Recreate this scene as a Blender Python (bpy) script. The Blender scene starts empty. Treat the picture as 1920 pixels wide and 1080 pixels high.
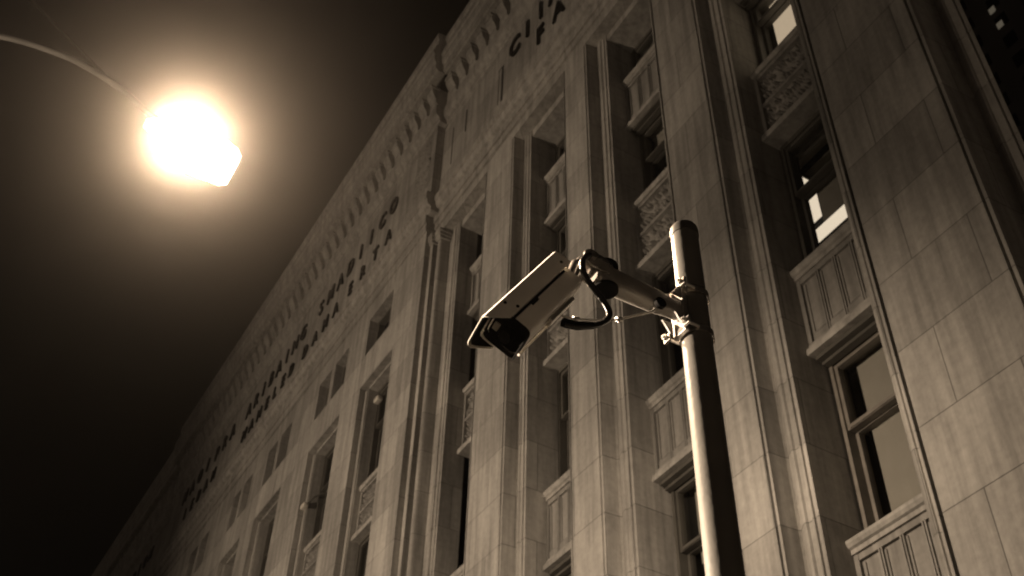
import bpy, bmesh, math, random
from mathutils import Vector, Matrix
random.seed(7)
R = math.radians
S = bpy.context.scene
COL = S.collection
D = 9.0            # metres from the camera to the pier faces: the facade is laid out in this unit
H = 1.6            # eye height

# ------------------------------------------------------------------ camera
cam = bpy.data.cameras.new('camera'); co = bpy.data.objects.new('camera', cam); COL.objects.link(co)
cam.sensor_width = 36.0; cam.lens = 40.1
cam.clip_start = 0.05; cam.clip_end = 2000
mx = Matrix(((0.51258, 0.58601, 0.62758), (0.85837, -0.36790, -0.35756), (0.02135, 0.72197, -0.69159)))
co.matrix_world = Matrix.Translation((0, 0, H)) @ mx.to_4x4()
cam.dof.use_dof = True; cam.dof.focus_distance = 4.2; cam.dof.aperture_fstop = 6.0
S.camera = co
# ------------------------------------------------------------------ world
W = bpy.data.worlds.new('World'); S.world = W; W.use_nodes = True
nt = W.node_tree; bg = nt.nodes['Background']
tc_ = nt.nodes.new('ShaderNodeTexCoord'); sx_ = nt.nodes.new('ShaderNodeSeparateXYZ'); nt.links.new(tc_.outputs['Generated'], sx_.inputs[0])
cr_ = nt.nodes.new('ShaderNodeValToRGB'); nt.links.new(sx_.outputs[2], cr_.inputs[0])     # unseen low glow added to fill the security camera's shaded side, black overhead
cr_.color_ramp.elements[0].position = 0.0; cr_.color_ramp.elements[0].color = (.25,.185,.135,1)
cr_.color_ramp.elements[1].position = .40; cr_.color_ramp.elements[1].color = (.00015,.00011,.00008,1)
e_ = cr_.color_ramp.elements.new(.15); e_.color = (.10,.074,.054,1)
dt_ = nt.nodes.new('ShaderNodeVectorMath'); dt_.operation = 'DOT_PRODUCT'; dt_.inputs[1].default_value = (.85,-.52,0); nt.links.new(tc_.outputs['Generated'], dt_.inputs[0])
mr_ = nt.nodes.new('ShaderNodeMapRange'); mr_.inputs[1].default_value = -.1; mr_.inputs[2].default_value = .9; mr_.inputs[3].default_value = .06; mr_.inputs[4].default_value = 1.0; nt.links.new(dt_.outputs['Value'], mr_.inputs[0])
nt.links.new(mr_.outputs[0], bg.inputs[1]); nt.links.new(cr_.outputs[0], bg.inputs[0])
S.view_settings.view_transform = 'Standard'; S.view_settings.look = 'None'; S.view_settings.exposure = 0; S.view_settings.gamma = 1
# ------------------------------------------------------------------ render
cy = S.cycles
cy.max_bounces = 6; cy.diffuse_bounces = 3; cy.glossy_bounces = 3; cy.transparent_max_bounces = 8; cy.volume_bounces = 0
cy.use_denoising = True
cy.sample_clamp_indirect = 4.0
cy.caustics_reflective = False; cy.caustics_refractive = False
cy.pixel_filter_type = 'BLACKMAN_HARRIS'; cy.filter_width = 1.9
WARM = (1.0, 0.775, 0.56)

# ------------------------------------------------------------------ helpers
def tag(o, label=None, cat=None, group=None, kind=None):
    if label: o['label'] = label
    if cat: o['category'] = cat
    if group: o['group'] = group
    if kind: o['kind'] = kind
    return o
def empty(name, loc, label, cat, group=None):
    o = bpy.data.objects.new(name, None); COL.objects.link(o); o.location = loc; o.empty_display_size = .3
    bpy.context.view_layer.update()
    return tag(o, label, cat, group)
def w3(x, y, z): return (x*D, y*D, z*D + H)
def wloc(o):
    v = Vector(o.location)
    while o.parent is not None: o = o.parent; v += Vector(o.location)
    return v
class MB:
    """vertex/face collector; unit=True takes facade units, else metres"""
    def __init__(s, unit=False): s.v = []; s.f = []; s.u = unit
    def add(s, vs, fs):
        n = len(s.v); s.v += [w3(*p) if s.u else tuple(p) for p in vs]; s.f += [tuple(i+n for i in f) for f in fs]; return s
    def box(s, x0, x1, y0, y1, z0, z1):
        return s.add([(x0,y0,z0),(x1,y0,z0),(x1,y1,z0),(x0,y1,z0),(x0,y0,z1),(x1,y0,z1),(x1,y1,z1),(x0,y1,z1)],
                     [(0,3,2,1),(4,5,6,7),(0,1,5,4),(1,2,6,5),(2,3,7,6),(3,0,4,7)])
    def prism_z(s, pr, z0, z1):       # profile of (x, y)
        n = len(pr)
        return s.add([(x,y,z0) for x,y in pr] + [(x,y,z1) for x,y in pr],
                     [(i,(i+1)%n,n+(i+1)%n,n+i) for i in range(n)] + [tuple(range(n))[::-1], tuple(range(n,2*n))])
    def prism_x(s, pr, x0, x1):       # profile of (y, z)
        n = len(pr)
        return s.add([(x0,y,z) for y,z in pr] + [(x1,y,z) for y,z in pr],
                     [(i,(i+1)%n,n+(i+1)%n,n+i) for i in range(n)] + [tuple(range(n))[::-1], tuple(range(n,2*n))])
    def tube(s, pts, r, n=14, cap=True):
        pts = [Vector(p) for p in pts]; k = len(pts); rs = r if isinstance(r, (list, tuple)) else [r]*k
        base = len(s.v); up = None
        for i, p in enumerate(pts):
            t = (pts[min(i+1,k-1)] - pts[max(i-1,0)]).normalized()
            if up is None:
                a = Vector((0,0,1)) if abs(t.z) < .9 else Vector((1,0,0)); up = t.cross(a).normalized()
            else: up = (up - t*up.dot(t)).normalized()
            b = t.cross(up)
            for j in range(n):
                q = p + (up*math.cos(2*math.pi*j/n) + b*math.sin(2*math.pi*j/n))*rs[i]; s.v.append(tuple(q))
        for i in range(k-1):
            for j in range(n):
                s.f.append((base+i*n+j, base+i*n+(j+1)%n, base+(i+1)*n+(j+1)%n, base+(i+1)*n+j))
        if cap: s.f.append(tuple(base+j for j in range(n))[::-1]); s.f.append(tuple(base+(k-1)*n+j for j in range(n)))
        return s
    def ball(s, c, r, n=16):
        base = len(s.v); c = Vector(c)
        for i in range(1, n//2):
            a = math.pi*i/(n//2)
            for j in range(n): b = 2*math.pi*j/n; s.v.append(tuple(c + Vector((math.sin(a)*math.cos(b), math.sin(a)*math.sin(b), math.cos(a)))*r))
        m = n//2-1
        for i in range(m-1):
            for j in range(n): s.f.append((base+i*n+j, base+(i+1)*n+j, base+(i+1)*n+(j+1)%n, base+i*n+(j+1)%n))
        s.v.append(tuple(c+Vector((0,0,r)))); s.v.append(tuple(c-Vector((0,0,r)))); t = len(s.v)-2
        for j in range(n): s.f.append((t, base+j, base+(j+1)%n)); s.f.append((t+1, base+(m-1)*n+(j+1)%n, base+(m-1)*n+j))
        return s
    def xform(s, M, start=0):
        s.v = s.v[:start] + [tuple(M @ Vector(p)) for p in s.v[start:]]; return s
    def build(s, name, mat, parent=None, smooth=None, bevel=0):
        me = bpy.data.meshes.new(name)
        if parent is not None:
            o0 = wloc(parent); vs = [tuple(Vector(p)-o0) for p in s.v]
        else: vs = s.v
        me.from_pydata(vs, [], s.f); me.materials.append(mat)
        bm = bmesh.new(); bm.from_mesh(me); bmesh.ops.recalc_face_normals(bm, faces=bm.faces)
        if bevel: bmesh.ops.bevel(bm, geom=[e for e in bm.edges if len(e.link_faces)==2 and e.calc_face_angle(0) > .5], offset=bevel, segments=2, affect='EDGES', profile=.6)
        bm.to_mesh(me); bm.free()
        if smooth is not None:
            me.polygons.foreach_set('use_smooth', [True]*len(me.polygons)); 
            me.set_sharp_from_angle(angle=R(smooth))
        o = bpy.data.objects.new(name, me); COL.objects.link(o)
        if parent is not None: o.parent = parent
        return o

def smooth_pts(p, n=8):
    p = [Vector(q) for q in p]; out = []
    for i in range(len(p)-1):
        a0 = p[max(i-1,0)]; a1 = p[i]; a2 = p[i+1]; a3 = p[min(i+2, len(p)-1)]
        for k in range(n):
            t = k/n; out.append(.5*((2*a1)+(a2-a0)*t+(2*a0-5*a1+4*a2-a3)*t*t+(3*a1-a0-3*a2+a3)*t**3))
    out.append(p[-1]); return out
# ------------------------------------------------------------------ materials
def mat(name, col=(.5,.5,.5), rough=.6, metal=0.0, bump=0, bscale=30, var=0, vscale=2, spec=.5):
    m = bpy.data.materials.new(name); m.use_nodes = True; nt = m.node_tree; b = nt.nodes['Principled BSDF']
    b.inputs['Base Color'].default_value = (*col, 1); b.inputs['Roughness'].default_value = rough; b.inputs['Metallic'].default_value = metal
    b.inputs['Specular IOR Level'].default_value = spec
    tc = nt.nodes.new('ShaderNodeTexCoord')
    if var:
        n = nt.nodes.new('ShaderNodeTexNoise'); n.inputs['Scale'].default_value = vscale; n.inputs['Detail'].default_value = 6
        nt.links.new(tc.outputs['Object'], n.inputs['Vector'])
        r = nt.nodes.new('ShaderNodeValToRGB'); r.color_ramp.elements[0].position = .3; r.color_ramp.elements[1].position = .7
        r.color_ramp.elements[0].color = (*[c*(1-var) for c in col], 1); r.color_ramp.elements[1].color = (*[min(1, c*(1+var)) for c in col], 1)
        nt.links.new(n.outputs['Fac'], r.inputs[0]); nt.links.new(r.outputs[0], b.inputs['Base Color'])
    if bump:
        n2 = nt.nodes.new('ShaderNodeTexNoise'); n2.inputs['Scale'].default_value = bscale; n2.inputs['Detail'].default_value = 8
        nt.links.new(tc.outputs['Object'], n2.inputs['Vector'])
        bp = nt.nodes.new('ShaderNodeBump'); bp.inputs['Strength'].default_value = bump; bp.inputs['Distance'].default_value = .02
        nt.links.new(n2.outputs['Fac'], bp.inputs['Height']); nt.links.new(bp.outputs[0], b.inputs['Normal'])
    return m
def emit(name, col, strength, var=0):
    m = bpy.data.materials.new(name); m.use_nodes = True; nt = m.node_tree; nt.nodes.clear()
    e = nt.nodes.new('ShaderNodeEmission'); e.inputs[0].default_value = (*col, 1); e.inputs[1].default_value = strength
    o = nt.nodes.new('ShaderNodeOutputMaterial'); nt.links.new(e.outputs[0], o.inputs[0]); return m
def stone(name, brick=True, tone=.42, row=1.10, width=1.5):
    """pale ashlar: joints, block to block tone, streaks that run down the face, pitting"""
    m = bpy.data.materials.new(name); m.use_nodes = True; nt = m.node_tree; L = nt.links.new; N = nt.nodes.new
    b = nt.nodes['Principled BSDF']; b.inputs['Roughness'].default_value = .85; b.inputs['Specular IOR Level'].default_value = .2
    g = N('ShaderNodeNewGeometry'); sp = N('ShaderNodeSeparateXYZ'); L(g.outputs['Position'], sp.inputs[0])
    # (x + y, z) so the reveals carry the joints round the corner
    ad = N('ShaderNodeMath'); ad.operation = 'ADD'; L(sp.outputs[0], ad.inputs[0]); L(sp.outputs[1], ad.inputs[1])
    off = N('ShaderNodeMath'); off.operation = 'ADD'; L(sp.outputs[2], off.inputs[0]); off.inputs[1].default_value = -(0.739*D+H) + 22
    cb = N('ShaderNodeCombineXYZ'); L(ad.outputs[0], cb.inputs[0]); L(off.outputs[0], cb.inputs[1])
    # streaks
    ms = N('ShaderNodeMapping'); ms.inputs['Scale'].default_value = (1.6, 1.6, .12); L(g.outputs['Position'], ms.inputs[0])
    ns = N('ShaderNodeTexNoise'); ns.inputs['Scale'].default_value = 3.2; ns.inputs['Detail'].default_value = 7; ns.inputs['Roughness'].default_value = .62; L(ms.outputs[0], ns.inputs['Vector'])
    rs = N('ShaderNodeMapRange'); rs.inputs[1].default_value = .3; rs.inputs[2].default_value = .72; rs.inputs[3].default_value = .58; rs.inputs[4].default_value = 1.16; L(ns.outputs['Fac'], rs.inputs[0])
    nb = N('ShaderNodeTexNoise'); nb.inputs['Scale'].default_value = .55; nb.inputs['Detail'].default_value = 5; L(g.outputs['Position'], nb.inputs['Vector'])
    rb = N('ShaderNodeMapRange'); rb.inputs[1].default_value = .3; rb.inputs[2].default_value = .7; rb.inputs[3].default_value = .86; rb.inputs[4].default_value = 1.1; L(nb.outputs['Fac'], rb.inputs[0])
    nf = N('ShaderNodeTexNoise'); nf.inputs['Scale'].default_value = 9; nf.inputs['Detail'].default_value = 9; nf.inputs['Roughness'].default_value = .7; L(g.outputs['Position'], nf.inputs['Vector'])
    rf = N('ShaderNodeMapRange'); rf.inputs[1].default_value = .35; rf.inputs[2].default_value = .65; rf.inputs[3].default_value = .86; rf.inputs[4].default_value = 1.08; L(nf.outputs['Fac'], rf.inputs[0])
    m1 = N('ShaderNodeMath'); m1.operation = 'MULTIPLY'; L(rs.outputs[0], m1.inputs[0]); L(rb.outputs[0], m1.inputs[1])
    m2 = N('ShaderNodeMath'); m2.operation = 'MULTIPLY'; L(m1.outputs[0], m2.inputs[0]); L(rf.outputs[0], m2.inputs[1])
    last = m2; hgt = nf.outputs['Fac']
    if brick:
        br = N('ShaderNodeTexBrick'); br.offset = .42; br.offset_frequency = 2; br.inputs['Scale'].default_value = 1
        br.inputs['Brick Width'].default_value = width; br.inputs['Row Height'].default_value = row; br.inputs['Mortar Size'].default_value = .008; br.inputs['Mortar Smooth'].default_value = .3
        br.inputs['Color1'].default_value = (.80,.80,.80,1); br.inputs['Color2'].default_value = (1.10,1.10,1.10,1); br.inputs['Mortar'].default_value = (.46,.46,.46,1)
        L(cb.outputs[0], br.inputs['Vector'])
        m3 = N('ShaderNodeMath'); m3.operation = 'MULTIPLY'; L(m2.outputs[0], m3.inputs[0]); L(br.outputs['Color'], m3.inputs[1]); last = m3
        hh = N('ShaderNodeMath'); hh.operation = 'MULTIPLY_ADD'; L(br.outputs['Fac'], hh.inputs[0]); hh.inputs[1].default_value = -1.2; L(nf.outputs['Fac'], hh.inputs[2]); hgt = hh.outputs[0]
    mc = N('ShaderNodeMix'); mc.data_type = 'RGBA'; mc.blend_type = 'MULTIPLY'; mc.inputs[0].default_value = 1
    mc.inputs[6].default_value = (tone, tone*.965, tone*.90, 1); L(last.outputs[0], mc.inputs[7]); L(mc.outputs[2], b.inputs['Base Color'])
    bp = N('ShaderNodeBump'); bp.inputs['Strength'].default_value = .45; bp.inputs['Distance'].default_value = .012; L(hgt, bp.inputs['Height']); L(bp.outputs[0], b.inputs['Normal'])
    return m
def glassmat(name):
    """clear window glass; Schlick reflection on |N.I| so both faces of a thick pane behave alike"""
    m = bpy.data.materials.new(name); m.use_nodes = True; nt = m.node_tree; nt.nodes.clear(); N = nt.nodes.new; L = nt.links.new
    t = N('ShaderNodeBsdfTransparent'); t.inputs[0].default_value = (.93,.93,.92,1)
    g = N('ShaderNodeBsdfGlossy'); g.inputs['Roughness'].default_value = .03
    ge = N('ShaderNodeNewGeometry'); d = N('ShaderNodeVectorMath'); d.operation = 'DOT_PRODUCT'; L(ge.outputs['Incoming'], d.inputs[0]); L(ge.outputs['Normal'], d.inputs[1])
    def mt(op, a, b=None):
        n = N('ShaderNodeMath'); n.operation = op
        for k, q in enumerate((a, b)):
            if q is None: continue
            if isinstance(q, (int, float)): n.inputs[k].default_value = q
            else: L(q, n.inputs[k])
        return n.outputs[0]
    f = mt('MULTIPLY', mt('POWER', mt('SUBTRACT', 1.0, mt('ABSOLUTE', d.outputs['Value'])), 5.0), .96); f = mt('ADD', f, .04)
    mx_ = N('ShaderNodeMixShader'); o = N('ShaderNodeOutputMaterial'); L(f, mx_.inputs[0]); L(t.outputs[0], mx_.inputs[1]); L(g.outputs[0], mx_.inputs[2]); L(mx_.outputs[0], o.inputs[0])
    return m
M = dict(
 wall=stone('ashlar_stone'), trim=stone('carved_stone', False, .40), wing=stone('ashlar_wing', True, .40, 1.1, 2.2),
 carve=stone('relief_stone', False, .30),
 sash=mat('painted_sash', (.085,.08,.07), .5, var=.15, vscale=4, bump=.1), sashlit=mat('lit_sash', (.17,.155,.135), .6, var=.2, vscale=5, bump=.15),  # sashlit is a lighter copy of sash, lamp light put into its colour
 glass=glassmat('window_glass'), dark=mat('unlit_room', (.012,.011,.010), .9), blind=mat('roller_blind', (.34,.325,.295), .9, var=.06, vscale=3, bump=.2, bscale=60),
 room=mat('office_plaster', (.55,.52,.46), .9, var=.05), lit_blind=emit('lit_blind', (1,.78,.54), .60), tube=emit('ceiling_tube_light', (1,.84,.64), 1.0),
 letter=mat('black_bronze', (.012,.011,.010), .45, .3, var=.3, vscale=6),
 galv=mat('galvanised_steel', (.14,.135,.125), .34, .15, bump=.08, bscale=40, var=.10, vscale=7),
 housing=mat('grey_enamel', (.80,.78,.73), .42, 0, bump=.05, bscale=80, var=.06, vscale=14),
 armpaint=mat('dull_grey_paint', (.20,.19,.175), .5, bump=.08, bscale=60, var=.12, vscale=20), lampost=mat('dark_lamp_paint', (.06,.057,.052), .5, var=.15, vscale=6),
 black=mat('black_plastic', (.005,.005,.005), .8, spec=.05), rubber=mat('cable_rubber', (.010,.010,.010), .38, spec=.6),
 lens=mat('coated_lens', (.008,.008,.009), .12, 0, spec=.5), zinc=mat('zinc_bolts', (.75,.72,.68), .28, .9, bump=.1),
 lamp_shell=None,
 asphalt=mat('asphalt', (.05,.048,.045), .9, var=.3, vscale=1.5, bump=.5, bscale=60), paving=mat('paving_slabs', (.25,.24,.22), .85, var=.2, vscale=1, bump=.3),
 kerb=mat('kerb_granite', (.32,.31,.29), .8, var=.15), paint=mat('road_paint', (.7,.68,.6), .7, var=.1), tower=mat('tower_concrete', (.05,.048,.045), .9, var=.2, vscale=.2),
 tower_glass=mat('tower_glass', (.01,.01,.012), .2), tower_lit=emit('tower_lit_window', (1,.85,.62), .09), roof=mat('roof_gravel', (.12,.115,.11), .95, var=.2),
)

def frosted(name, col, strength, clear):
    m = bpy.data.materials.new(name); m.use_nodes = True; nt = m.node_tree; nt.nodes.clear(); N = nt.nodes.new
    t = N('ShaderNodeBsdfTransparent'); e = N('ShaderNodeEmission'); e.inputs[0].default_value = (*col, 1); e.inputs[1].default_value = strength
    x = N('ShaderNodeMixShader'); x.inputs[0].default_value = 1-clear; o = N('ShaderNodeOutputMaterial')
    nt.links.new(t.outputs[0], x.inputs[1]); nt.links.new(e.outputs[0], x.inputs[2]); nt.links.new(x.outputs[0], o.inputs[0]); return m
M['lamp_shell'] = frosted('frosted_lamp_bowl', (1,.86,.66), 6.0, .75)
M['lamp_glow'] = frosted('street_lamp_glass', (1,.88,.70), 14.0, .75)
# ------------------------------------------------------------------ ground
def struct(name, mb, m): return tag(mb.build(name, m), kind='structure')
struct('ground', MB().box(-385, 385, -385, 385, -1.0, -0.004), M['asphalt'])
struct('road', MB().box(-300, 300, -16, -3.8, -.002, .004), M['asphalt'])
struct('sidewalk', MB().box(-300, 300, -3.65, 30, .0, .14), M['paving'])
struct('far_sidewalk', MB().box(-300, 300, -24, -16.15, .0, .14), M['paving'])
struct('kerb', MB().box(-300, 300, -3.8, -3.65, .0, .143).box(-300, 300, -16.15, -16, .0, .143), M['kerb'])
ln = MB()
for i in range(-30, 30): ln.box(i*6, i*6+3, -9.96, -9.84, .0045, .008)
struct('road_marking', ln, M['paint'])

# ------------------------------------------------------------------ facade kit (facade units)
bld = empty('office_building', (-20.0, D, 0.0), 'long pale stone office building with tall ribbed piers, dark bronze lettering and a deep cornice', 'building')
def U(): return MB(True)
WIN_Y = 1.112
BAYS = [  # left mould edge, right mould edge
 (-.943, -.772), (-1.354, -1.172), (-1.725, -1.556), (-2.133, -1.974)]
PIERS = [(-.735, -.535), (-1.135, -.990), (-1.511, -1.405), (-1.927, -1.770)]
ZB = (0.14 - H)/D      # bottom of the facade, on the sidewalk
TOPB = 2.54
def cove(x0, y0, x1, y1, n=5, inward=True):
    return [(x0+(x1-x0)*(1-math.cos(math.pi/2*i/n)), y0+(y1-y0)*math.sin(math.pi/2*i/n)) for i in range(1, n)]
def pier_profile(ml, pl, pr, mr, y0=1.0, back=1.150, dr=0.0):
    """ml..mr mould edges, pl..pr pier face; y0 face plane, mould plane .03 deeper"""
    m = y0 + .030; p = []
    p += [(ml, back), (ml, m)]
    p += [(ml+.005, m-.003), (ml+.010, m-.003), (ml+.011, m), (pl-.003, m), (pl-.003, y0+.004), (pl-.001, y0)]
    p += [(pl+.0005, y0), (pl+.0006, y0+.022), (pl+.0062, y0+.022), (pl+.0063, y0)]
    p += [(pr-.009, y0), (pr-.0088, y0+.009), (pr-.0055, y0+.009), (pr-.005, y0+.001), (pr, y0+.001)]
    m += dr; p += [(pr, y0+.004), (pr+.002, m+.002), (pr+.004, m+.006)]
    p += [(pr+.004+(mr-.024-pr-.004)*t, m+.006-.009*math.sin(math.pi/2*t)) for t in (.25,.5,.75,1)]
    p += [(mr-.022, m+.001), (mr-.012, m+.001), (mr-.0115, m-.002), (mr-.009, m-.002), (mr-.0085, m+.002), (mr-.0065, m+.002), (mr-.006, m), (mr, m)]
    p += [(mr, back)]
    return p
# piers of the near block
for i, (pl, pr) in enumerate(PIERS):
    mr = BAYS[i][0] if i > 0 else None
    ml = BAYS[i][1]
    if i == 0: continue
    prof = pier_profile(BAYS[i][1], pl, pr, BAYS[i-1][0])
    U().prism_z(prof, ZB, TOPB).build('pier', M['wall'], bld)
# the end pier with its stepped right edge
prof = pier_profile(BAYS[0][1], -.735, -.535, -.490, dr=.026)
prof = prof[1:-1] + [(-.730, 1.515), (BAYS[0][1], 1.515)]      # the side wall runs back at a slant
U().prism_z(prof, ZB, TOPB).build('pier', M['wall'], bld)
# stepped strips beside the long wing
U().prism_z([(-2.245,1.20),(-2.245,.988),(-2.228,.988),(-2.228,1.012),(-2.222,1.016),(-2.215,1.016),(-2.213,1.004)] +
            [(-2.2045-.0085*math.cos(a), 1.004-.010*math.sin(a)) for a in [math.pi*k/6 for k in range(1,6)]] +
            [(-2.196,1.004),(-2.194,1.030),(-2.176,1.034),(-2.170,1.026),(-2.158,1.026),(-2.157,1.030),(-2.145,1.030),(-2.1445,1.027),(-2.141,1.027),(-2.140,1.030),(-2.133,1.030),(-2.133,1.20)],
            ZB, TOPB).build('pilaster', M['wall'], bld)
for x0, x1, y in [(-2.247,-2.224,.982), (-2.219,-2.190,.992)]:
    cap = U()
    for k, e in enumerate((.0, .003, .006)): cap.box(x0-e, x1+e, y-e, 1.03, 2.500+k*.012, 2.512+k*.012)
    cap.build('capital', M['trim'], bld)

def ledge_profile(y, z0, z1, d, back):
    """moulded string course: steps and a rounded nose, bottom z0 to top z1, d = how far it stands out"""
    h = z1-z0
    p = [(back, z0), (y-.002, z0), (y-d*.25, z0+h*.05), (y-d*.25, z0+h*.22), (y-d*.45, z0+h*.24)]
    p += [(y-d*(.45+.35*math.sin(a)), z0+h*(.24+.26*(1-math.cos(a)))) for a in [math.pi/2*k/4 for k in range(1,5)]]
    p += [(y-d*.8, z0+h*.56), (y-d, z0+h*.58), (y-d, z0+h*.86), (y-d*.85, z0+h), (back, z0+h)]
    return p
DENT = .0695
def cornice(parent, x0, x1, dy, ret_right=False):
    """entablature top of one block; dy shifts it towards the street"""
    y = 1.0 + dy; bk = 1.30
    U().prism_x(ledge_profile(y, 2.632, 2.712, .026, bk), x0, x1 + (.026 if ret_right else 0)).build('string_course', M['trim'], parent)
    U().prism_x([(bk,3.085),(y-.002,3.085),(y-.006,3.092),(y-.006,3.104),(y-.012,3.108),(y-.020,3.118),(y-.022,3.132),(y-.022,3.165),(bk,3.165)], x0, x1+(.02 if ret_right else 0)).build('bed_moulding', M['trim'], parent)
    U().box(x0, x1, y-.006, bk, 3.165, 3.285).build('dentil_band', M['trim'], parent)
    d = U(); n = int((x1-x0)/.0695)
    for k in range(n):
        c = x1 - .030 - k*.0695 + (.010 if ret_right else 0)
        prf = [(y-.006,3.196),(y-.012,3.198),(y-.018,3.206),(y-.018,3.220),(y-.024,3.232),(y-.032,3.246),(y-.036,3.262),(y-.036,3.285),(y-.006,3.285)]
        d.prism_x(prf, c-.0205, c+.0205)
        d.box(c-.0230, c+.0230, y-.042, y-.006, 3.274, 3.2845)
    d.build('bracket_row', M['trim'], parent)
    U().prism_x([(bk,3.286),(y-.052,3.286),(y-.055,3.292),(y-.060,3.292),(y-.061,3.330),(y-.066,3.336),(y-.070,3.352),(y-.069,3.372),(y-.074,3.378),(y-.074,3.398),(y-.068,3.402),(y-.068,3.425),(y-.060,3.436),(y-.058,3.470),(y-.064,3.478),(y-.064,3.505),(y-.050,3.508),(bk,3.508)],
                x0, x1+(.066 if ret_right else 0)).build('cornice', M['trim'], parent)
# --- near block entablature
X0, X1 = -2.245, -.481
fr = U()
for y_, q0, q1 in ((1.0, TOPB, 2.578), (.995, 2.578, 2.606), (.990, 2.606, 2.632), (1.0, 2.712, 3.085)):
    fr.prism_z([(X0, y_), (X1, y_), (-.930, 1.9), (X0, 1.9)], q0, q1)
fr.build('entablature', M['wall'], bld)
for a, b in BAYS: U().box(a-.006, b+.006, 1.034, 1.2, 2.515, TOPB).build('lintel', M['trim'], bld)
cornice(bld, X0, X1, 0)
# narrow slots and panel seams in the near frieze
for x, z0, z1, w in [(-1.852, 2.800, 2.972, .0045), (-2.088, 2.905, 3.015, .003), (-2.178, 2.83, 3.02, .0015), (-1.875,2.80,2.975,.0008), (-1.862,2.975,2.978,.016)]:
    U().box(x-w, x+w, .9985, .9999, z0, z1).build('frieze_slot', M['dark'], bld)

# --- long wing, .03 nearer the street
YW = .970
WX0, WX1 = -4.98, -2.245
LB = [(-2.630,-2.405), (-3.030,-2.780), (-3.515,-3.265), (-3.870,-3.655), (-4.375,-4.130), (-4.760,-4.560)]
SQ = [[(-2.630,-2.455)], [(-3.030,-2.925), (-2.895,-2.790)], [(-3.500,-3.405), (-3.375,-3.275)], [(-3.865,-3.775), (-3.750,-3.655)], [(-4.370,-4.270), (-4.235,-4.135)], [(-4.760,-4.675), (-4.645,-4.560)]]
def wall_row(mb, x0, x1, holes, y0, y1, z0, z1):
    c = x1
    for a, b in sorted(holes, key=lambda h: -h[1]):
        mb.box(b, c, y0, y1, z0, z1); c = a
    mb.box(x0, c, y0, y1, z0, z1)
wg = U()
BK = 1.06
wall_row(wg, WX0, WX1, LB, YW, BK, ZB, 2.200)
wg.box(WX0, WX1, YW, BK, 2.200, 2.330)
wall_row(wg, WX0, WX1, [q for r in SQ for q in r], YW, BK, 2.330, 2.485)
wg.box(WX0, WX1, YW, BK, 2.485, 2.560).box(WX0, WX1, YW-.004, BK, 2.560, 2.598).box(WX0, WX1, YW-.008, BK, 2.598, 2.632)
wg.box(WX0, WX1, YW, BK, 2.712, 3.085)
wg.build('wing_wall', M['wing'], bld)
cornice(bld, WX0, WX1, -.03, True)
# jamb mouldings inside the tall openings
for a, b in LB:
    for x0, x1 in ((a, a+.022), (b-.014, b)):
        jm = U().box(x0, x1, .992, BK+.03, ZB, 2.192).box(x0+.004, x1-.003, .988, .9918, ZB, 2.190); jm.build('jamb_moulding', M['trim'], bld)
    U().box(a+.0225, b-.0145, .992, BK+.03, 2.192, 2.1995).build('head_moulding', M['trim'], bld)
for r in SQ:          # small upper windows
    for a, b in r:
        w = U().box(a, a+.006, 1.000, 1.02, 2.330, 2.485).box(b-.006, b, 1.000, 1.02, 2.330, 2.485).box(a+.006, b-.006, 1.000, 1.02, 2.330, 2.337).box(a+.006, b-.006, 1.000, 1.02, 2.478, 2.485).box((a+b)/2-.002,(a+b)/2+.002,1.002,1.018,2.337,2.478).build('attic_window', M['sash'], bld)
        U().box(a+.006, b-.006, 1.021, 1.022, 2.337, 2.478).build('pane', M['tower_glass'], w)
# --- far block beyond the wing, set back again
FX0, FX1 = -11.0, -4.98
fb = U(); FL = [(-5.45-.47*k, -5.22-.47*k) for k in range(9)]
wall_row(fb, FX0, FX1, FL, 1.0, 1.08, ZB, 2.20)
fb.box(FX0, FX1, 1.0, 1.08, 2.20, 2.33)
wall_row(fb, FX0, FX1, FL, 1.0, 1.08, 2.33, 2.485)
fb.box(FX0, FX1, 1.0, 1.08, 2.485, 2.632).box(FX0, FX1, 1.0, 1.08, 2.712, 3.085)
for xx in (-5.01, -5.08, -5.14): fb.box(xx-.012, xx+.012, .985, .9998, ZB, 2.630)
fb.build('far_wall', M['wing'], bld)
cornice(bld, FX0, FX1, 0)
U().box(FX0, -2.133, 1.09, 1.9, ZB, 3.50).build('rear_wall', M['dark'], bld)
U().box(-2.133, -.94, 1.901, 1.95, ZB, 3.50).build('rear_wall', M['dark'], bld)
U().prism_z([(FX0, 1.02), (-.50, 1.02), (-.95, 1.9), (FX0, 1.9)], 3.509, 3.52).build('roof', M['roof'], bld)
# dark rooms behind the near bays (the lit office of bay 1 is left open)
for i_, (a, b) in enumerate(BAYS): U().box(a-.02, b+.02, 1.199, 1.21, ZB, 2.54 if i_ else 1.34).build('unlit_interior', M['dark'], bld)

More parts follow.
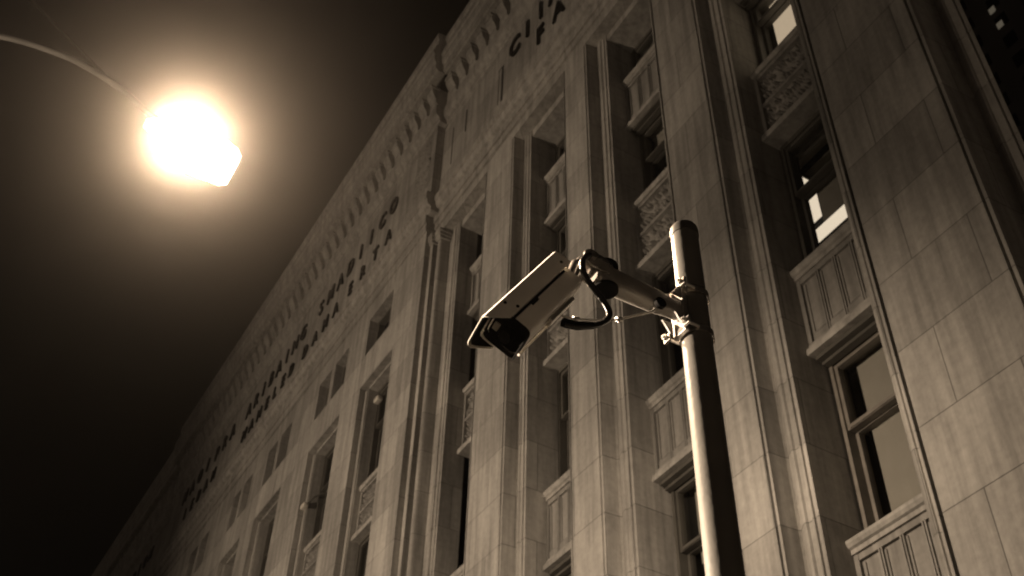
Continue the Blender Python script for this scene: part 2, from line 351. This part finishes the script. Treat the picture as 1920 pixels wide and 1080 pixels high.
# --- spandrels
def fluted(a, b, z0, z1, parent, n=4, y=1.080):
    s = U()
    s.box(a, b, y+.0062, 1.16, z0+.026, z1-.020)                     # ground of the panel
    fw = .008
    s.box(a, a+fw, y, y+.0060, z0+.026, z1-.020).box(b-fw, b, y, y+.0060, z0+.026, z1-.020)
    s.box(a+fw, b-fw, y+.001, y+.0060, z1-.030, z1-.020)
    w = (b-a-2*fw)/n
    for k in range(n):
        c0 = a+fw+k*w; c1 = c0+w
        if k: s.box(c0-.0035, c0-.0009, y, y+.0060, z0+.026, z1-.030).box(c0+.0009, c0+.0035, y, y+.0060, z0+.026, z1-.030)
        # stepped inner edges and sloping base of each flute
        s.box(c0+.0038, c0+.0070, y+.0035, y+.0060, z0+.040, z1-.034).box(c1-.0070, c1-.0038, y+.0035, y+.0060, z0+.040, z1-.034)
        s.prism_x([(y+.0060, z0+.026), (y+.001, z0+.026), (y+.001, z0+.038), (y+.0060, z0+.048)], c0+.0042, c1-.0042)
    o = s.build('fluted_spandrel', M['carve'], parent)
    U().prism_x([(1.16, z1-.020), (y-.003, z1-.020), (y-.003, z1-.013), (y-.007, z1-.011), (y-.010, z1-.006), (y-.010, z1-.001), (y-.007, z1), (1.16, z1+.004)], a-.004 if parent is None else a, b).build('sill', M['trim'], o)
    U().prism_x([(1.16, z0), (y-.008, z0), (y-.009, z0+.004), (y-.008, z0+.012), (y-.003, z0+.016), (y, z0+.0255), (1.16, z0+.0255)], a, b).build('lower_lip', M['trim'], o)
    return o
def relief_mesh(w, h, seed, nx=120, nz=130):
    """carved foliage scroll, as real relief: spirals with leafy lobes"""
    rnd = random.Random(seed); cs = []
    cols = max(4, round(w/ (h*.17)))
    for i in range(cols):
        for j in range(4):
            cs.append(((i+.5)/cols*w + rnd.uniform(-.15,.15)*w/cols, (.14,.37,.63,.86)[j]*h + rnd.uniform(-.02,.02)*h, 1 if (i+j) % 2 else -1, rnd.uniform(0,6.28)))
    v = []; f = []
    for k in range(nz+1):
        z = h*k/nz
        for i in range(nx+1):
            x = w*i/nx; val = 0
            for cx, cz, sg, ph in cs:
                dx = (x-cx)/(w/cols*.58); dz = (z-cz)/(h*.125); r = math.hypot(dx, dz); a = math.atan2(dz, dx)*sg
                if r < 1.15:
                    sp = math.cos(a + ph - r*6.0); lobes = .62+.38*math.cos(a*7+ph*2 + r*5)
                    e = max(0, 1-(r/1.15)**6)
                    val = max(val, e*(max(0, sp)**.6)*lobes*(1.05-.25*r)); 
                    if r < .2: val = max(val, 1.0-r*1.5)
            if abs(z-h*.5) < h*.030: val = .8
            if abs(z-h*.5) > h*.030 and abs(z-h*.5) < h*.045: val = .1
            v.append((x, -val, z))
    for k in range(nz):
        for i in range(nx):
            q = k*(nx+1)+i; f.append((q, q+1, q+nx+2, q+nx+1))
    return v, f
def ornate(a, b, z0, z1, parent, seed, y=1.080):
    s = U(); fw = .008
    s.box(a, b, y+.012, 1.16, z0+.026, z1-.014)
    s.box(a, a+fw, y, y+.0115, z0+.026, z1-.014).box(b-fw, b, y, y+.0115, z0+.026, z1-.014).box(a+fw, b-fw, y+.001, y+.0115, z1-.022, z1-.014)
    o = s.build('carved_spandrel', M['carve'], parent)
    v, f = relief_mesh(b-a-2*fw, z1-z0-.048, seed)
    r = MB(True); r.add([(a+fw+x, y+.0122+yy*.0140, z0+.026+z) for x, yy, z in v], f); r.build('carved_scrollwork', M['carve'], o, smooth=60)
    U().prism_x([(1.16, z1-.014), (y-.004, z1-.014), (y-.007, z1-.009), (y-.007, z1-.002), (y-.004, z1), (1.16, z1+.003)], a, b).build('sill', M['trim'], o)
    # lip, and a recessed block below it
    U().prism_x([(1.16, z0), (y-.010, z0), (y-.011, z0+.005), (y-.010, z0+.015), (y-.003, z0+.019), (y, z0+.0255), (1.16, z0+.0255)], a, b).build('lower_lip', M['trim'], o)
    return o
# --- double-hung windows
def window(a, b, z0, z1, parent, blinds=((.0,1.0),), lit=None, m='sash', tilt=0.0, y=WIN_Y, frame_w=.0065, frac=.60, head=False):
    """outer frame, upper and lower sash, glass and whatever hangs behind it"""
    zm = z0 + (z1-z0)*frac
    a0 = a; a = a+.005; fr = U()
    fw = frame_w
    fr.box(a, a+fw, y-.004, y+.027, z0, z1).box(b-fw, b, y-.004, y+.027, z0, z1)
    fr.box(a+fw, b-fw, y-.004, y+.027, z1-.010, z1).prism_x([(y+.027, z0), (y-.010, z0), (y-.010, z0+.005), (y+.027, z0+.010)], a+fw, b-fw)
    f = fr.build('window', M[m], parent)
    U().box(a0, a-.0003, y+.016, y+.040, z0, z1).build('gap_filler', M['dark'], f)  # near-black strip filling the gap between reveal and frame
    if head:
        U().box(a, b, y-.028, y-.0045, z1-.007, z1-.0003).box(a, b, y-.017, y-.0045, z1-.013, z1-.0073).build('head_shade', M['sash'], f)  # dark steps stand in for shade on the soffit above the window
    for nm, q0, q1, yy in (('lower_sash', z0+.010, zm+.004, y+.0145), ('upper_sash', zm-.004, z1-.010, y+.0005)):
        s = U(); e = .0062; x0, x1 = a+fw, b-fw
        s.box(x0, x0+e, yy, yy+.012, q0, q1).box(x1-e, x1, yy, yy+.012, q0, q1)
        s.box(x0+e, x1-e, yy, yy+.012, q1-(.008 if nm[0]=='u' else .009), q1).box(x0+e, x1-e, yy, yy+.012, q0, q0+(.012 if nm[0]=='l' else .009))
        s.box(x0+e, x1-e, yy-.002, yy-.0002, q0+.001, q0+.004)
        s.build(nm, M[m], f)
        U().box(x0+e, x1-e, yy+.006, yy+.0064, q0+.006, q1-.006).build('pane', M['glass'], f)
    for bl in blinds:
        t0, t1 = bl[0], bl[1]; mm = M['blind'] if lit is None else lit
        q0 = z0+(z1-z0)*t0; q1 = z0+(z1-z0)*t1
        U().box(a+fw+.020, b-fw-.003, y+.0285, y+.0290, q0+.006, q1-.006).build('blind', mm, f)
    return f
FLOORS = [(.650,.834,'f'), (1.165,1.348,'f'), (1.692,1.905,'o'), (2.172,2.358,'f')]
WINS = [(.300,.650), (.834,1.165), (1.348,1.692), (1.905,2.172), (2.358,2.515)]
for bi, (a, b) in enumerate(BAYS):
    for k, (z0, z1, t) in enumerate(FLOORS):
        if t == 'f': fluted(a, b, z0, z1, bld, 4 if bi else 4)
        else: ornate(a, b, z0, z1, bld, 11+bi)
    for k, (z0, z1) in enumerate(WINS):
        if bi == 0 and k == 3:
            window(a, b, z0, z1, bld, ((.0,1.0),), lit=M['lit_blind'], frac=.74, head=True)
        elif bi == 0 and k == 2:
            window(a, b, z0, z1, bld, ())
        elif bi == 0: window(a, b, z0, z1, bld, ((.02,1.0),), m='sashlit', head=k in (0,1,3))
        elif bi == 1: window(a, b, z0, z1, bld, [((.35,1.0),), ((.50,1.0),), (), ((.60,1.0),), ()][k], head=k in (0,1,3))
        elif bi == 2: window(a, b, z0, z1, bld, [(), ((.55,1.0),), ((.3,1.0),), ((.0,1.0),), ()][k], head=k in (0,1,3))
        else: window(a, b, z0, z1, bld, [((.0,1.0),), ((.3,.8),), (), (), ()][k], head=k in (0,1,3))
# plinth under the lowest windows
for a, b in BAYS: U().box(a, b, 1.06, 1.19, ZB, .300).build('plinth', M['wall'], bld)
# tall openings of the wing: sash windows and carved panels
for i, (a, b) in enumerate(LB):
    a2, b2 = a+.022, b-.014
    ornate(a2, b2, 1.660, 1.840, bld, 31+i, y=1.010)
    fluted(a2, b2, 1.150, 1.330, bld, y=1.010)
    for z0, z1 in ((1.330,1.660), (1.840,2.192), (.84,1.150)):
        window(a2, b2, z0, z1, bld, (), y=1.024)
# far block glazing as dark panes
for a, b in FL:
    f = U().box(a, b, 1.05, 1.06, ZB, 2.20).build('dark_window', M['sash'], bld)
    U().box(a+.02, b-.02, 1.046, 1.0495, ZB+.1, 2.18).build('pane', M['tower_glass'], f)
# carved cartouche beside the last letter of the wing
v, f = relief_mesh(.10, .27, 77, 50, 90)
MB(True).add([(-2.375+x, YW-.0005+yy*.006, 2.800+z) for x, yy, z in v], f).build('carved_cartouche', M['carve'], bld, smooth=60)

# lit office behind the second window of bay 1
a, b = BAYS[0]
rm = U()
rm.box(-1.16, -1.15, 1.165, 1.56, 1.30, 1.72).box(-.7715, -.765, 1.165, 1.50, 1.30, 1.72).box(-1.15, -.7715, 1.56, 1.57, 1.30, 1.72)
rm.box(-1.16, -.765, 1.165, 1.50, 1.7201, 1.73).box(-1.16, -.79, 1.50, 1.57, 1.7201, 1.73).box(-1.16, -.765, 1.165, 1.50, 1.29, 1.2999).box(-1.16, -.79, 1.50, 1.57, 1.29, 1.2999)
rm.box(-1.15, -.990, 1.156, 1.1645, 1.30, 1.72)
rm.build('office_interior', M['room'], bld)
for y0, y1 in ((1.180,1.188), (1.2300,1.2345), (1.3015,1.3065)): U().box(-1.149, -.773, y0, y1, 1.690, 1.6995).build('ceiling_beam', M['dark'], bld)

# --- lettering
def word(txt, xa, xb, y, zc, h, parent):
    """raised metal letters, evenly pitched from centre xa to centre xb (facade units)"""
    for i, ch in enumerate(txt):
        cu = bpy.data.curves.new('letter', 'FONT'); cu.body = ch; cu.size = 1.0; cu.align_x = 'CENTER'; cu.extrude = .018; cu.offset = .022
        ob = bpy.data.objects.new('letter', cu); me = bpy.data.meshes.new_from_object(ob)
        cx = (xa + (xb-xa)*(i/(len(txt)-1) if len(txt) > 1 else 0))*D; s = h*D/.70
        T = Matrix.Translation(Vector((cx, y*D-.045, (zc-h/2)*D+H)) - wloc(parent)) @ Matrix.Rotation(R(90), 4, 'X') @ Matrix.Diagonal((s*.80, s, 1.6, 1))
        me.transform(T); me.materials.clear(); me.materials.append(M['letter'])
        bpy.data.objects.remove(ob); bpy.data.curves.remove(cu)
        o = bpy.data.objects.new('letter', me); COL.objects.link(o); o.parent = parent
for t, xa, xb, z, h in [('SMADIICO', -3.166, -2.545, 2.962, .068), ('ARIBAING', -3.918, -3.336, 2.960, .068), ('MAOI', -4.748, -4.440, 2.985, .068), ('PRA', -4.316, -4.116, 2.975, .068),
                        ('ERTA', -2.863, -2.555, 2.818, .056), ('DAMA', -3.269, -2.989, 2.818, .056), ('MANELED', -3.910, -3.406, 2.824, .056), ('IEDAM', -4.666, -4.289, 2.845, .056)]:
    word(t, xa, xb, YW, z-.004, h, bld)
word('CIIA', -1.774, -1.545, 1.0, 2.985, .080, bld)
word('FA', -1.625, -1.525, 1.0, 2.862, .074, bld)
word('AFDIOM', -5.851, -5.378, 1.0, 3.0, .068, bld)

# ------------------------------------------------------------------ office ceiling lamps (seen through the window)
for (x0, x1, y0, y1), lab in zip([(-1.035,-.972,1.192,1.228), (-1.070,-.985,1.236,1.300), (-1.100,-.945,1.308,1.345)],
                        ['small square ceiling lamp seen through the upper pane of the lit window', 'square ceiling lamp seen at the left edge of the lower lit pane', 'long ceiling lamp panel seen under the grey blind of the lit window']):
    o = U().box(x0, x1, y0, y1, 1.700, 1.708).build('ceiling_lamp', M['sash']); tag(o, lab, 'ceiling lamp', 'ceiling lamps in the lit office')
    o.name = 'ceiling_lamp'; e = U().box(x0+.003, x1-.003, y0+.003, y1-.003, 1.6975, 1.6998).build('diffuser', M['tube'], o)
o = U().box(-.908, -.800, 1.1425, 1.1435, 1.480, 1.575).build('roller_blind', M['blind']); tag(o, 'half lowered grey roller blind hanging in the lit window above the fluted panel', 'blind')

# ------------------------------------------------------------------ small wall lights in the wing openings
def wall_light(name, x, y, z, label):
    t = empty(name, w3(x, y, z), label, 'floodlight', 'small white fittings in the tall openings'); c = Vector(w3(x, y, z))
    MB().box(c.x-.17, c.x+.10, c.y-.10, c.y+.07, c.z-.05, c.z+.09).build('lamp_body', M['room'], t, bevel=.04)
    MB().tube([c+Vector((.02,.03,.06)), c+Vector((.15,.16,.30)), c+Vector((.25,.38,.45))], .025).build('bracket', M['sash'], t)
    return t
wall_light('wall_floodlight', -2.548, 1.005, 2.115, 'small white floodlight box under the lintel of the tall opening nearest the wing corner')
wall_light('wall_floodlight', -3.010, .985, 1.985, 'small white floodlight halfway up the second tall opening of the wing')

# ------------------------------------------------------------------ dark tower to the right
tw = empty('office_tower', (-20, 90, 0), 'almost black tower with two small lit windows, right of the stone building', 'tower')
MB().box(-62, 30, 90, 120, 0, 190).build('tower_wall', M['tower'], tw)
wn = MB()
rows = [(x, z) for z in range(60, 186, 4) for x in range(-58, 28, 4)]
for x, z in rows: wn.box(x-.8, x+.8, 89.93, 89.99, z-1.1, z+1.1)
g = wn.build('window_grid', M['tower_glass'], tw); g['kind'] = 'stuff'
k = 90/1346.69
for px, pz in ((-575.46*k, 1873.56*k+H), (-583.59*90/1369.5, 1854.38*90/1369.5+H)):
    MB().box(px-.42, px+.42, 89.86, 89.92, pz-.55, pz+.55).build('lit_window', M['tower_lit'], tw)

# ------------------------------------------------------------------ street lamps
def street_lamp(name, X, Y, Z, facing, label, group=None, power=0, spot=0, aim=None, size=180, spot2=None):
    """X,Y,Z = middle of the luminaire; facing = +1 arm reaches towards the building"""
    t = empty(name, (X, Y - 3.4*facing, .14), label, 'street lamp', group); f = facing
    P = lambda dy, dz, dx=0: (X+dx, Y + dy*f, Z+dz)
    MB().tube([P(-3.4, .14-Z), P(-3.4, -4), P(-3.4, .6), P(-3.4, 2.2)], [.13, .10, .075, .06], 20).build('pole', M['galv'], t, smooth=40)
    MB().tube([P(-3.4, .14-Z), P(-3.4, .55-Z), P(-3.4, .62-Z)], [.19, .19, .13], 20).build('base_cover', M['galv'], t, smooth=40)
    arc = [P(-3.4,-.75), P(-3.15,-.45), P(-2.8,-.08), P(-2.4,.22), P(-2.02,.41), P(-1.66,.50), P(-1.29,.52), P(-.876,.42), P(-.60,.28), P(-.40,.16)]
    MB().tube(smooth_pts(arc, 5), .035, 12).build('arm', M['lampost'], t, smooth=40)
    MB().tube([P(-3.4, 1.95), P(-1.82, 1.02), P(-.93, .44)], .015, 10).build('brace_rod', M['lampost'], t, smooth=40)
    # cobra-head luminaire: tapered shell, flat glass underneath
    sec = [(-.50,.05,.05,.10), (-.40,.10,.03,.15), (-.25,.18,-.02,.17), (0,.235,-.05,.17), (.25,.235,-.06,.14), (.42,.21,-.06,.09), (.48,.17,-.055,.04)]
    v = []; fs = []; n = 12
    for dy, hw, zb, zt in sec:
        for j in range(n):
            a_ = 2*math.pi*j/n; cx_ = math.cos(a_); sx_ = math.sin(a_)
            cx_ = math.copysign(abs(cx_)**.5, cx_); sx_ = math.copysign(abs(sx_)**.6, sx_)
            v.append(P(dy, (zb+zt)/2 + sx_*(zt-zb)/2, cx_*hw))
    for i in range(len(sec)-1):
        for j in range(n): fs.append((i*n+j, i*n+(j+1)%n, (i+1)*n+(j+1)%n, (i+1)*n+j))
    fs.append(tuple(range(n))); fs.append(tuple((len(sec)-1)*n+j for j in range(n)))
    MB().add(v, fs).build('lamp_head', M['lamp_shell'], t, smooth=50)
    gl = MB(); gv = [P(-.30,-.055,-.17), P(-.30,-.055,.17), P(.1,-.09,.215), P(.40,-.085,.20), P(.47,-.07,.16), P(.47,-.07,-.16), P(.40,-.085,-.20), P(.1,-.09,-.215)]
    low = [(x, y, z-.055) for x, y, z in gv]; m_ = len(gv)
    gl.add(gv+low, [tuple(range(m_)), tuple(range(m_, 2*m_))[::-1]] + [(i,(i+1)%m_,m_+(i+1)%m_,m_+i) for i in range(m_)])
    gl.build('lamp_glass', M['lamp_glow'], t)
    def lamp(kind, pw, rad, loc):
        l = bpy.data.lights.new('lamp_light', kind); l.energy = pw; l.color = WARM; l.shadow_soft_size = rad
        o = bpy.data.objects.new('lamp_light', l); COL.objects.link(o); o.parent = t; o.location = Vector(loc) - Vector(t.location); return l, o
    if power: lamp('POINT', power, .12, P(-.16, -.02))
    if spot:
        l, o = lamp('SPOT', spot, .10, P(.05, -.25)); l.spot_size = R(size); l.spot_blend = 1.0
        o.rotation_euler = Vector(aim).to_track_quat('-Z', 'Y').to_euler()
    if spot2:
        l, o = lamp('SPOT', spot2[0], .10, P(-.06, .10)); l.color = (1, .69, .43); l.spot_size = R(spot2[2]); l.spot_blend = 1.0
        o.rotation_euler = Vector(spot2[1]).to_track_quat('-Z', 'Y').to_euler()
    return t
street_lamp('street_lamp', -8.12, .82, 8.98+H, 1, 'glaring street lamp on a thin curved arm against the black sky', power=420, spot=3600, aim=(-.45,.78,-.40), size=130, spot2=(19000, (8.42,-.22,-8.94), 30))
# unseen floodlights added across the street to light the upper facade and the pole
street_lamp('street_lamp', -20.0, -25.0, 8.1+H, 1, 'unseen floodlight added across the road behind the viewer to light the upper facade', spot=38000, aim=(-.42, 3.8, 1.26), size=57)
street_lamp('street_lamp', -30.0, -19.5, 8.2+H, 1, 'unseen narrow floodlight added far to the left across the road to light the camera pole', spot=480000, aim=(28, 21.4, -5.3), size=12)

# ------------------------------------------------------------------ camera pole
PX, PY = -2.082, 1.872
cp = empty('camera_pole', (PX, PY, .14), 'round steel pole with a domed cap, bright down its left side', 'pole')
MB().tube([(PX,PY,.14), (PX,PY,2.6), (PX,PY,4.5)], [.068, .0555, .0475], 48).build('shaft', M['galv'], cp, smooth=40)
dome = []
for k in range(7):
    a_ = math.pi/2*k/6; dome.append(((PX,PY,4.5+.012+.040*math.sin(a_)), max(.002, .050*math.cos(a_))))
MB().tube([(PX,PY,4.485)]+[d[0] for d in dome], [.050]+[d[1] for d in dome], 48).build('cap', M['lampost'], cp, smooth=40)
MB().tube([(PX,PY,.14), (PX,PY,.17)], .16, 32).build('base_plate', M['galv'], cp, smooth=40)

# ------------------------------------------------------------------ bracket (clamped to the pole)
zA = 2.505 + H
br = empty('camera_bracket', (PX, PY-.06, zA), 'steel arm clamped to the pole with shiny bolts, carrying the security camera', 'bracket')
arm = MB(); yA, yB = PY-.058, PY-.40
n = 8
# arm: rounded box section that slims towards the pole
secs = [(yA, .024, .031), (yA-.05, .024, .031), (yA-.10, .028, .037), (yA-.20, .030, .040), (yB, .031, .041)]
v = []; fs = []; n = 16
for y_, hw, hz in secs:
    for j in range(n):
        a_ = 2*math.pi*j/n; c_ = math.cos(a_); s_ = math.sin(a_)
        v.append((PX + math.copysign(abs(c_)**.45, c_)*hw, y_, zA + math.copysign(abs(s_)**.45, s_)*hz))
for i in range(len(secs)-1):
    for j in range(n): fs.append((i*n+j, i*n+(j+1)%n, (i+1)*n+(j+1)%n, (i+1)*n+j))
fs += [tuple(range(n)), tuple((len(secs)-1)*n+j for j in range(n))]
MB().add(v, fs).build('arm', M['armpaint'], br, smooth=45)
# clamp halves and straps round the pole
for dz in (.085, -.085):
    ring = [(PX+.0565*math.cos(t), PY+.0565*math.sin(t)) for t in [2*math.pi*k/28 for k in range(28)]]
    inner = [(PX+.0540*math.cos(t), PY+.0540*math.sin(t)) for t in [2*math.pi*k/28 for k in range(28)]]
    vv = [(x,y,zA+dz-.012) for x,y in ring]+[(x,y,zA+dz+.012) for x,y in ring]+[(x,y,zA+dz-.012) for x,y in inner]+[(x,y,zA+dz+.012) for x,y in inner]
    ff = []
    for k in range(28):
        k2 = (k+1)%28; ff += [(k,k2,28+k2,28+k), (56+k2,56+k,84+k,84+k2), (28+k,28+k2,84+k2,84+k), (k2,k,56+k,56+k2)]
    MB().add(vv, ff).build('strap', M['zinc'], br, smooth=40)
MB().box(PX-.034, PX+.034, PY-.070, PY-.053, zA-.100, zA+.100).build('back_plate', M['zinc'], br, bevel=.004)
for sz in (1, -1):
    for sx in (-1, 1):
        x_ = PX+sx*.030
        gs = MB().add([(x_-.003,PY-.072,zA+sz*.100),(x_-.003,PY-.072,zA+sz*.034),(x_-.003,PY-.112,zA+sz*.036),(x_-.003,PY-.102,zA+sz*.050),
                (x_+.003,PY-.072,zA+sz*.100),(x_+.003,PY-.072,zA+sz*.034),(x_+.003,PY-.112,zA+sz*.036),(x_+.003,PY-.102,zA+sz*.050)],
               [(0,1,2,3),(4,7,6,5),(0,4,5,1),(1,5,6,2),(2,6,7,3),(3,7,4,0)]); gs.build('gusset', M['armpaint'], br)
for sx in (-1, 1):
    for dz in (.085, -.085):
        MB().tube([(PX+sx*.050, PY-.100, zA+dz), (PX+sx*.050, PY-.030, zA+dz)], .0055, 10).tube([(PX+sx*.050, PY-.094, zA+dz), (PX+sx*.050, PY-.084, zA+dz)], .0105, 6).build('bolt', M['zinc'], br, smooth=30)
        MB().box(PX+sx*.050-.016, PX+sx*.050+.016, PY-.083, PY-.073, zA+dz-.014, zA+dz+.014).build('ear', M['zinc'], br, bevel=.002)
# knuckle at the free end: yoke, ball, bolts
J = Vector((PX-.004, PY-.425, zA+.022))
for z0_, z1_, r_ in ((.040,.052,.044), (-.052,-.042,.040)): MB().tube([(PX, yB+.05, zA+z0_), (PX, yB+.05, zA+z1_)], r_, 24).build('end_disc', M['black'], br, smooth=40)
MB().ball(J, .034, 20).build('ball_joint', M['zinc'], br, smooth=80)
MB().tube([J+Vector((-.052,0,0)), J+Vector((.056,0,0))], .008, 10).tube([J+Vector((.046,0,0)), J+Vector((.060,0,0))], .014, 6).tube([J+Vector((-.060,0,0)), J+Vector((-.046,0,0))], .014, 6).build('pivot_bolt', M['zinc'], br, smooth=30)
for sx in (-1, 1): MB().tube([(PX+sx*.038-.004, J.y+.004, J.z), (PX+sx*.038+.004, J.y+.004, J.z)], .034, 20).box(PX+sx*.036-.003, PX+sx*.036+.003, J.y+.012, yB+.04, zA-.012, zA+.036).build('yoke_plate', M['armpaint'], br, smooth=40)
MB().tube([(PX+.036, yA-.115, zA-.050), (PX+.050, yA-.115, zA-.050)], .020, 14).ball((PX+.046, yA-.115, zA-.050), .011, 10).build('clip', M['black'], br, smooth=40)

# ------------------------------------------------------------------ security camera
Av = Vector((-.0846,-.5294,-.8441)).normalized(); sv = Av.cross(Vector((0,0,1))).normalized(); uv = sv.cross(Av)
RR = Vector((-2.0541, 1.3369, 2.3884 + H))
FR = Matrix((( sv.x, uv.x, Av.x, RR.x), (sv.y, uv.y, Av.y, RR.y), (sv.z, uv.z, Av.z, RR.z), (0,0,0,1)))   # local: x = side, y = up, z = forward
sc_ = empty('security_camera', tuple(RR), 'grey security camera with a long sun hood, pointing down from its bracket', 'security camera')
def L(mb): return mb.xform(FR)
def loft(secs, n=28, e=.35, cap=True):
    """rounded-rectangle sections (z, half w, y low, y high)"""
    m_ = MB(); 
    for z_, hw, y0_, y1_ in secs:
        for j in range(n):
            a_ = 2*math.pi*j/n; c_ = math.cos(a_); s_ = math.sin(a_)
            m_.v.append((math.copysign(abs(c_)**e, c_)*hw, (y0_+y1_)/2+math.copysign(abs(s_)**e, s_)*(y1_-y0_)/2, z_))
    for i in range(len(secs)-1):
        for j in range(n): m_.f.append((i*n+j, i*n+(j+1)%n, (i+1)*n+(j+1)%n, (i+1)*n+j))
    if cap: m_.f.append(tuple(range(n))[::-1]); m_.f.append(tuple((len(secs)-1)*n+j for j in range(n)))
    return m_
LN = .325
L(loft([(0,.050,-.060,.040), (.006,.054,-.064,.046), (LN-.012,.054,-.064,.046)])).build('housing', M['housing'], sc_, smooth=50)
L(loft([(LN-.012,.0565,-.067,.050), (LN+.012,.0565,-.067,.050)], cap=False).add([], [])).build('front_bezel', M['black'], sc_, smooth=50)
L(loft([(LN-.011,.050,-.060,.043), (LN-.004,.050,-.060,.043)])).build('front_window', M['black'], sc_, smooth=50)
# what sits behind the window: lens barrel and filter
lb = MB().tube([(0,-.010,LN-.006), (0,-.010,LN+.016)], [.026,.026], 24)
o_ = L(lb).build('lens', M['black'], sc_, smooth=40)
L(MB().tube([(0,-.010,LN+.0165), (0,-.010,LN+.019)], [.021,.012], 24)).build('lens_glass', M['lens'], o_, smooth=40)
L(MB().box(-.012,.016,.018,.036,LN-.003,LN+.004)).build('sensor_plate', M['housing'], sc_, bevel=.002)
L(MB().box(-.048,.048,-.0665,-.0625,LN+.012,LN+.020)).build('wiper', M['black'], sc_)
L(MB().box(.0475,.0565,-.0695,-.0635,.012,LN-.016)).build('lit_edge_lip', M['housing'], sc_)  # lip added to catch the beam as a bright lower edge
# sun hood: an inverted U with a slanted front
t_ = .0025; hw = .071; yt = .062; yb = .002; zr = -.006; zf = LN+.066; zfl = LN+.012
prof = [(-hw,yb),(-hw,yt-.016),(-hw+.005,yt-.005),(-hw+.016,yt),(hw-.016,yt),(hw-.005,yt-.005),(hw,yt-.016),(hw,yb)]
inn = [(x*(1-t_/hw), (y - t_) if y > yb else y) for x, y in prof]
def zfront(y): return zfl + (zf-zfl)*min(1, (y-yb)/(yt-yb-.014))
n8 = len(prof); vs = [(x,y,zr) for x,y in prof]+[(x,y,zfront(y)) for x,y in prof]+[(x,y,zr) for x,y in inn]+[(x,y,zfront(y)) for x,y in inn]; fs = []
for i in range(n8-1): fs += [(i,i+1,n8+i+1,n8+i), (2*n8+i+1,2*n8+i,3*n8+i,3*n8+i+1), (i+1,i,2*n8+i,2*n8+i+1), (n8+i,n8+i+1,3*n8+i+1,3*n8+i)]
fs += [(0,n8,3*n8,2*n8), (n8-1,2*n8+n8-1,3*n8+n8-1,n8+n8-1)]
hood = L(MB().add(vs, fs)).build('sun_hood', M['housing'], sc_, smooth=25)
for q_ in ((.020,.022), (.012,LN-.040), (.044,LN-.020)): L(MB().tube([(-hw-.002, *q_), (-hw+.004, *q_)], .0050, 12)).build('hood_screw', M['black'], hood, smooth=40)
L(MB().box(-.0600,-.0542,-.0055,.0015,.030,LN-.014)).build('slot_shade', M['black'], sc_)  # black strip stands in for the shaded slot under the hood cheek
L(MB().box(-.0615,-.0545,-.013,-.006,LN-.13,LN-.10)).build('latch', M['black'], sc_)
# black inner lining of the hood mouth
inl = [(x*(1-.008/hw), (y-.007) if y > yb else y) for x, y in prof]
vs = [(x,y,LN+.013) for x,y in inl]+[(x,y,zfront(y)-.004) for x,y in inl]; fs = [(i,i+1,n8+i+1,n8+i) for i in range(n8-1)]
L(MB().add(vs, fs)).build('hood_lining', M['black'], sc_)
# mounting neck from the underside of the housing to the joint
MB().tube([FR @ Vector((0,-.02,.004)), FR @ Vector((0,-.025,-.02)), J+Vector((0,-.03,-.01)), J], [.020,.020,.018,.018], 16).build('neck', M['zinc'], sc_, smooth=40)
L(MB().box(-.018,.018,-.078,-.066,.05,LN-.14)).build('mounting_rail', M['zinc'], sc_, bevel=.002)

# ------------------------------------------------------------------ cable
pts = [(-2.07,1.540,2.552),(-2.05,1.511,2.541),(-2.045,1.472,2.543),(-2.035,1.431,2.522),(-2.025,1.403,2.480),(-2.022,1.396,2.435),(-2.02,1.409,2.395),(-2.02,1.441,2.360),(-2.02,1.474,2.322),
       (-2.02,1.486,2.286),(-2.02,1.463,2.245),(-2.02,1.423,2.214),(-2.03,1.376,2.198),(-2.04,1.345,2.200)]
pts = [(x,y,z+H) for x,y,z in pts]
cb = empty('power_cable', pts[0], 'thick black cable looping over the joint and curling back under the security camera', 'cable')
MB().tube(smooth_pts(pts), .0098, 14).build('sleeve', M['rubber'], cb, smooth=80)
MB().tube(smooth_pts([(x+.004,y-.006,z-.010) for x,y,z in pts[4:]]), .0055, 12).build('sleeve', M['rubber'], cb, smooth=80)
MB().tube([pts[-3], pts[-2], pts[-1], (pts[-1][0]-.006, pts[-1][1]-.008, pts[-1][2]+.006)], [.011,.0135,.0145,.0135], 14).build('plug', M['black'], cb, smooth=50)
pts = [(-2.05,1.335,2.232),(-2.05,1.386,2.245),(-2.05,1.443,2.268),(-2.05,1.502,2.295),(-2.05,1.542,2.319),(-2.05,1.603,2.363),(-2.05,1.667,2.410),(-2.055,1.690,2.440)]
pts = [(x,y,z+H) for x,y,z in pts]
wr = empty('tie_rod', pts[0], 'thin grey conduit with small clips running from the bracket arm to under the security camera', 'conduit')
MB().tube(smooth_pts(pts), .0036, 10).build('conduit', M['housing'], wr, smooth=80)
for q in (1, 4): MB().tube([Vector(pts[q])-Vector((0,.010,.004)), Vector(pts[q])+Vector((0,.010,.004))], .0075, 10).ball(Vector(pts[q])-Vector((0,0,.009)), .005, 8).build('clip', M['zinc'], wr, smooth=50)

# ------------------------------------------------------------------ night haze round the street lamp's light
m = bpy.data.materials.new('night_haze'); m.use_nodes = True; nt = m.node_tree; nt.nodes.clear()
pv = nt.nodes.new('ShaderNodeVolumePrincipled'); pv.inputs['Color'].default_value = (1,1,1,1); pv.inputs['Density'].default_value = .0008; pv.inputs['Anisotropy'].default_value = .973
pv.inputs['Blackbody Intensity'].default_value = 0; pv.inputs['Emission Strength'].default_value = 0
oo = nt.nodes.new('ShaderNodeOutputMaterial'); nt.links.new(pv.outputs[0], oo.inputs['Volume'])
tag(MB().box(-390, 390, -390, 390, -2.0, 195).build('haze', m), kind='stuff')
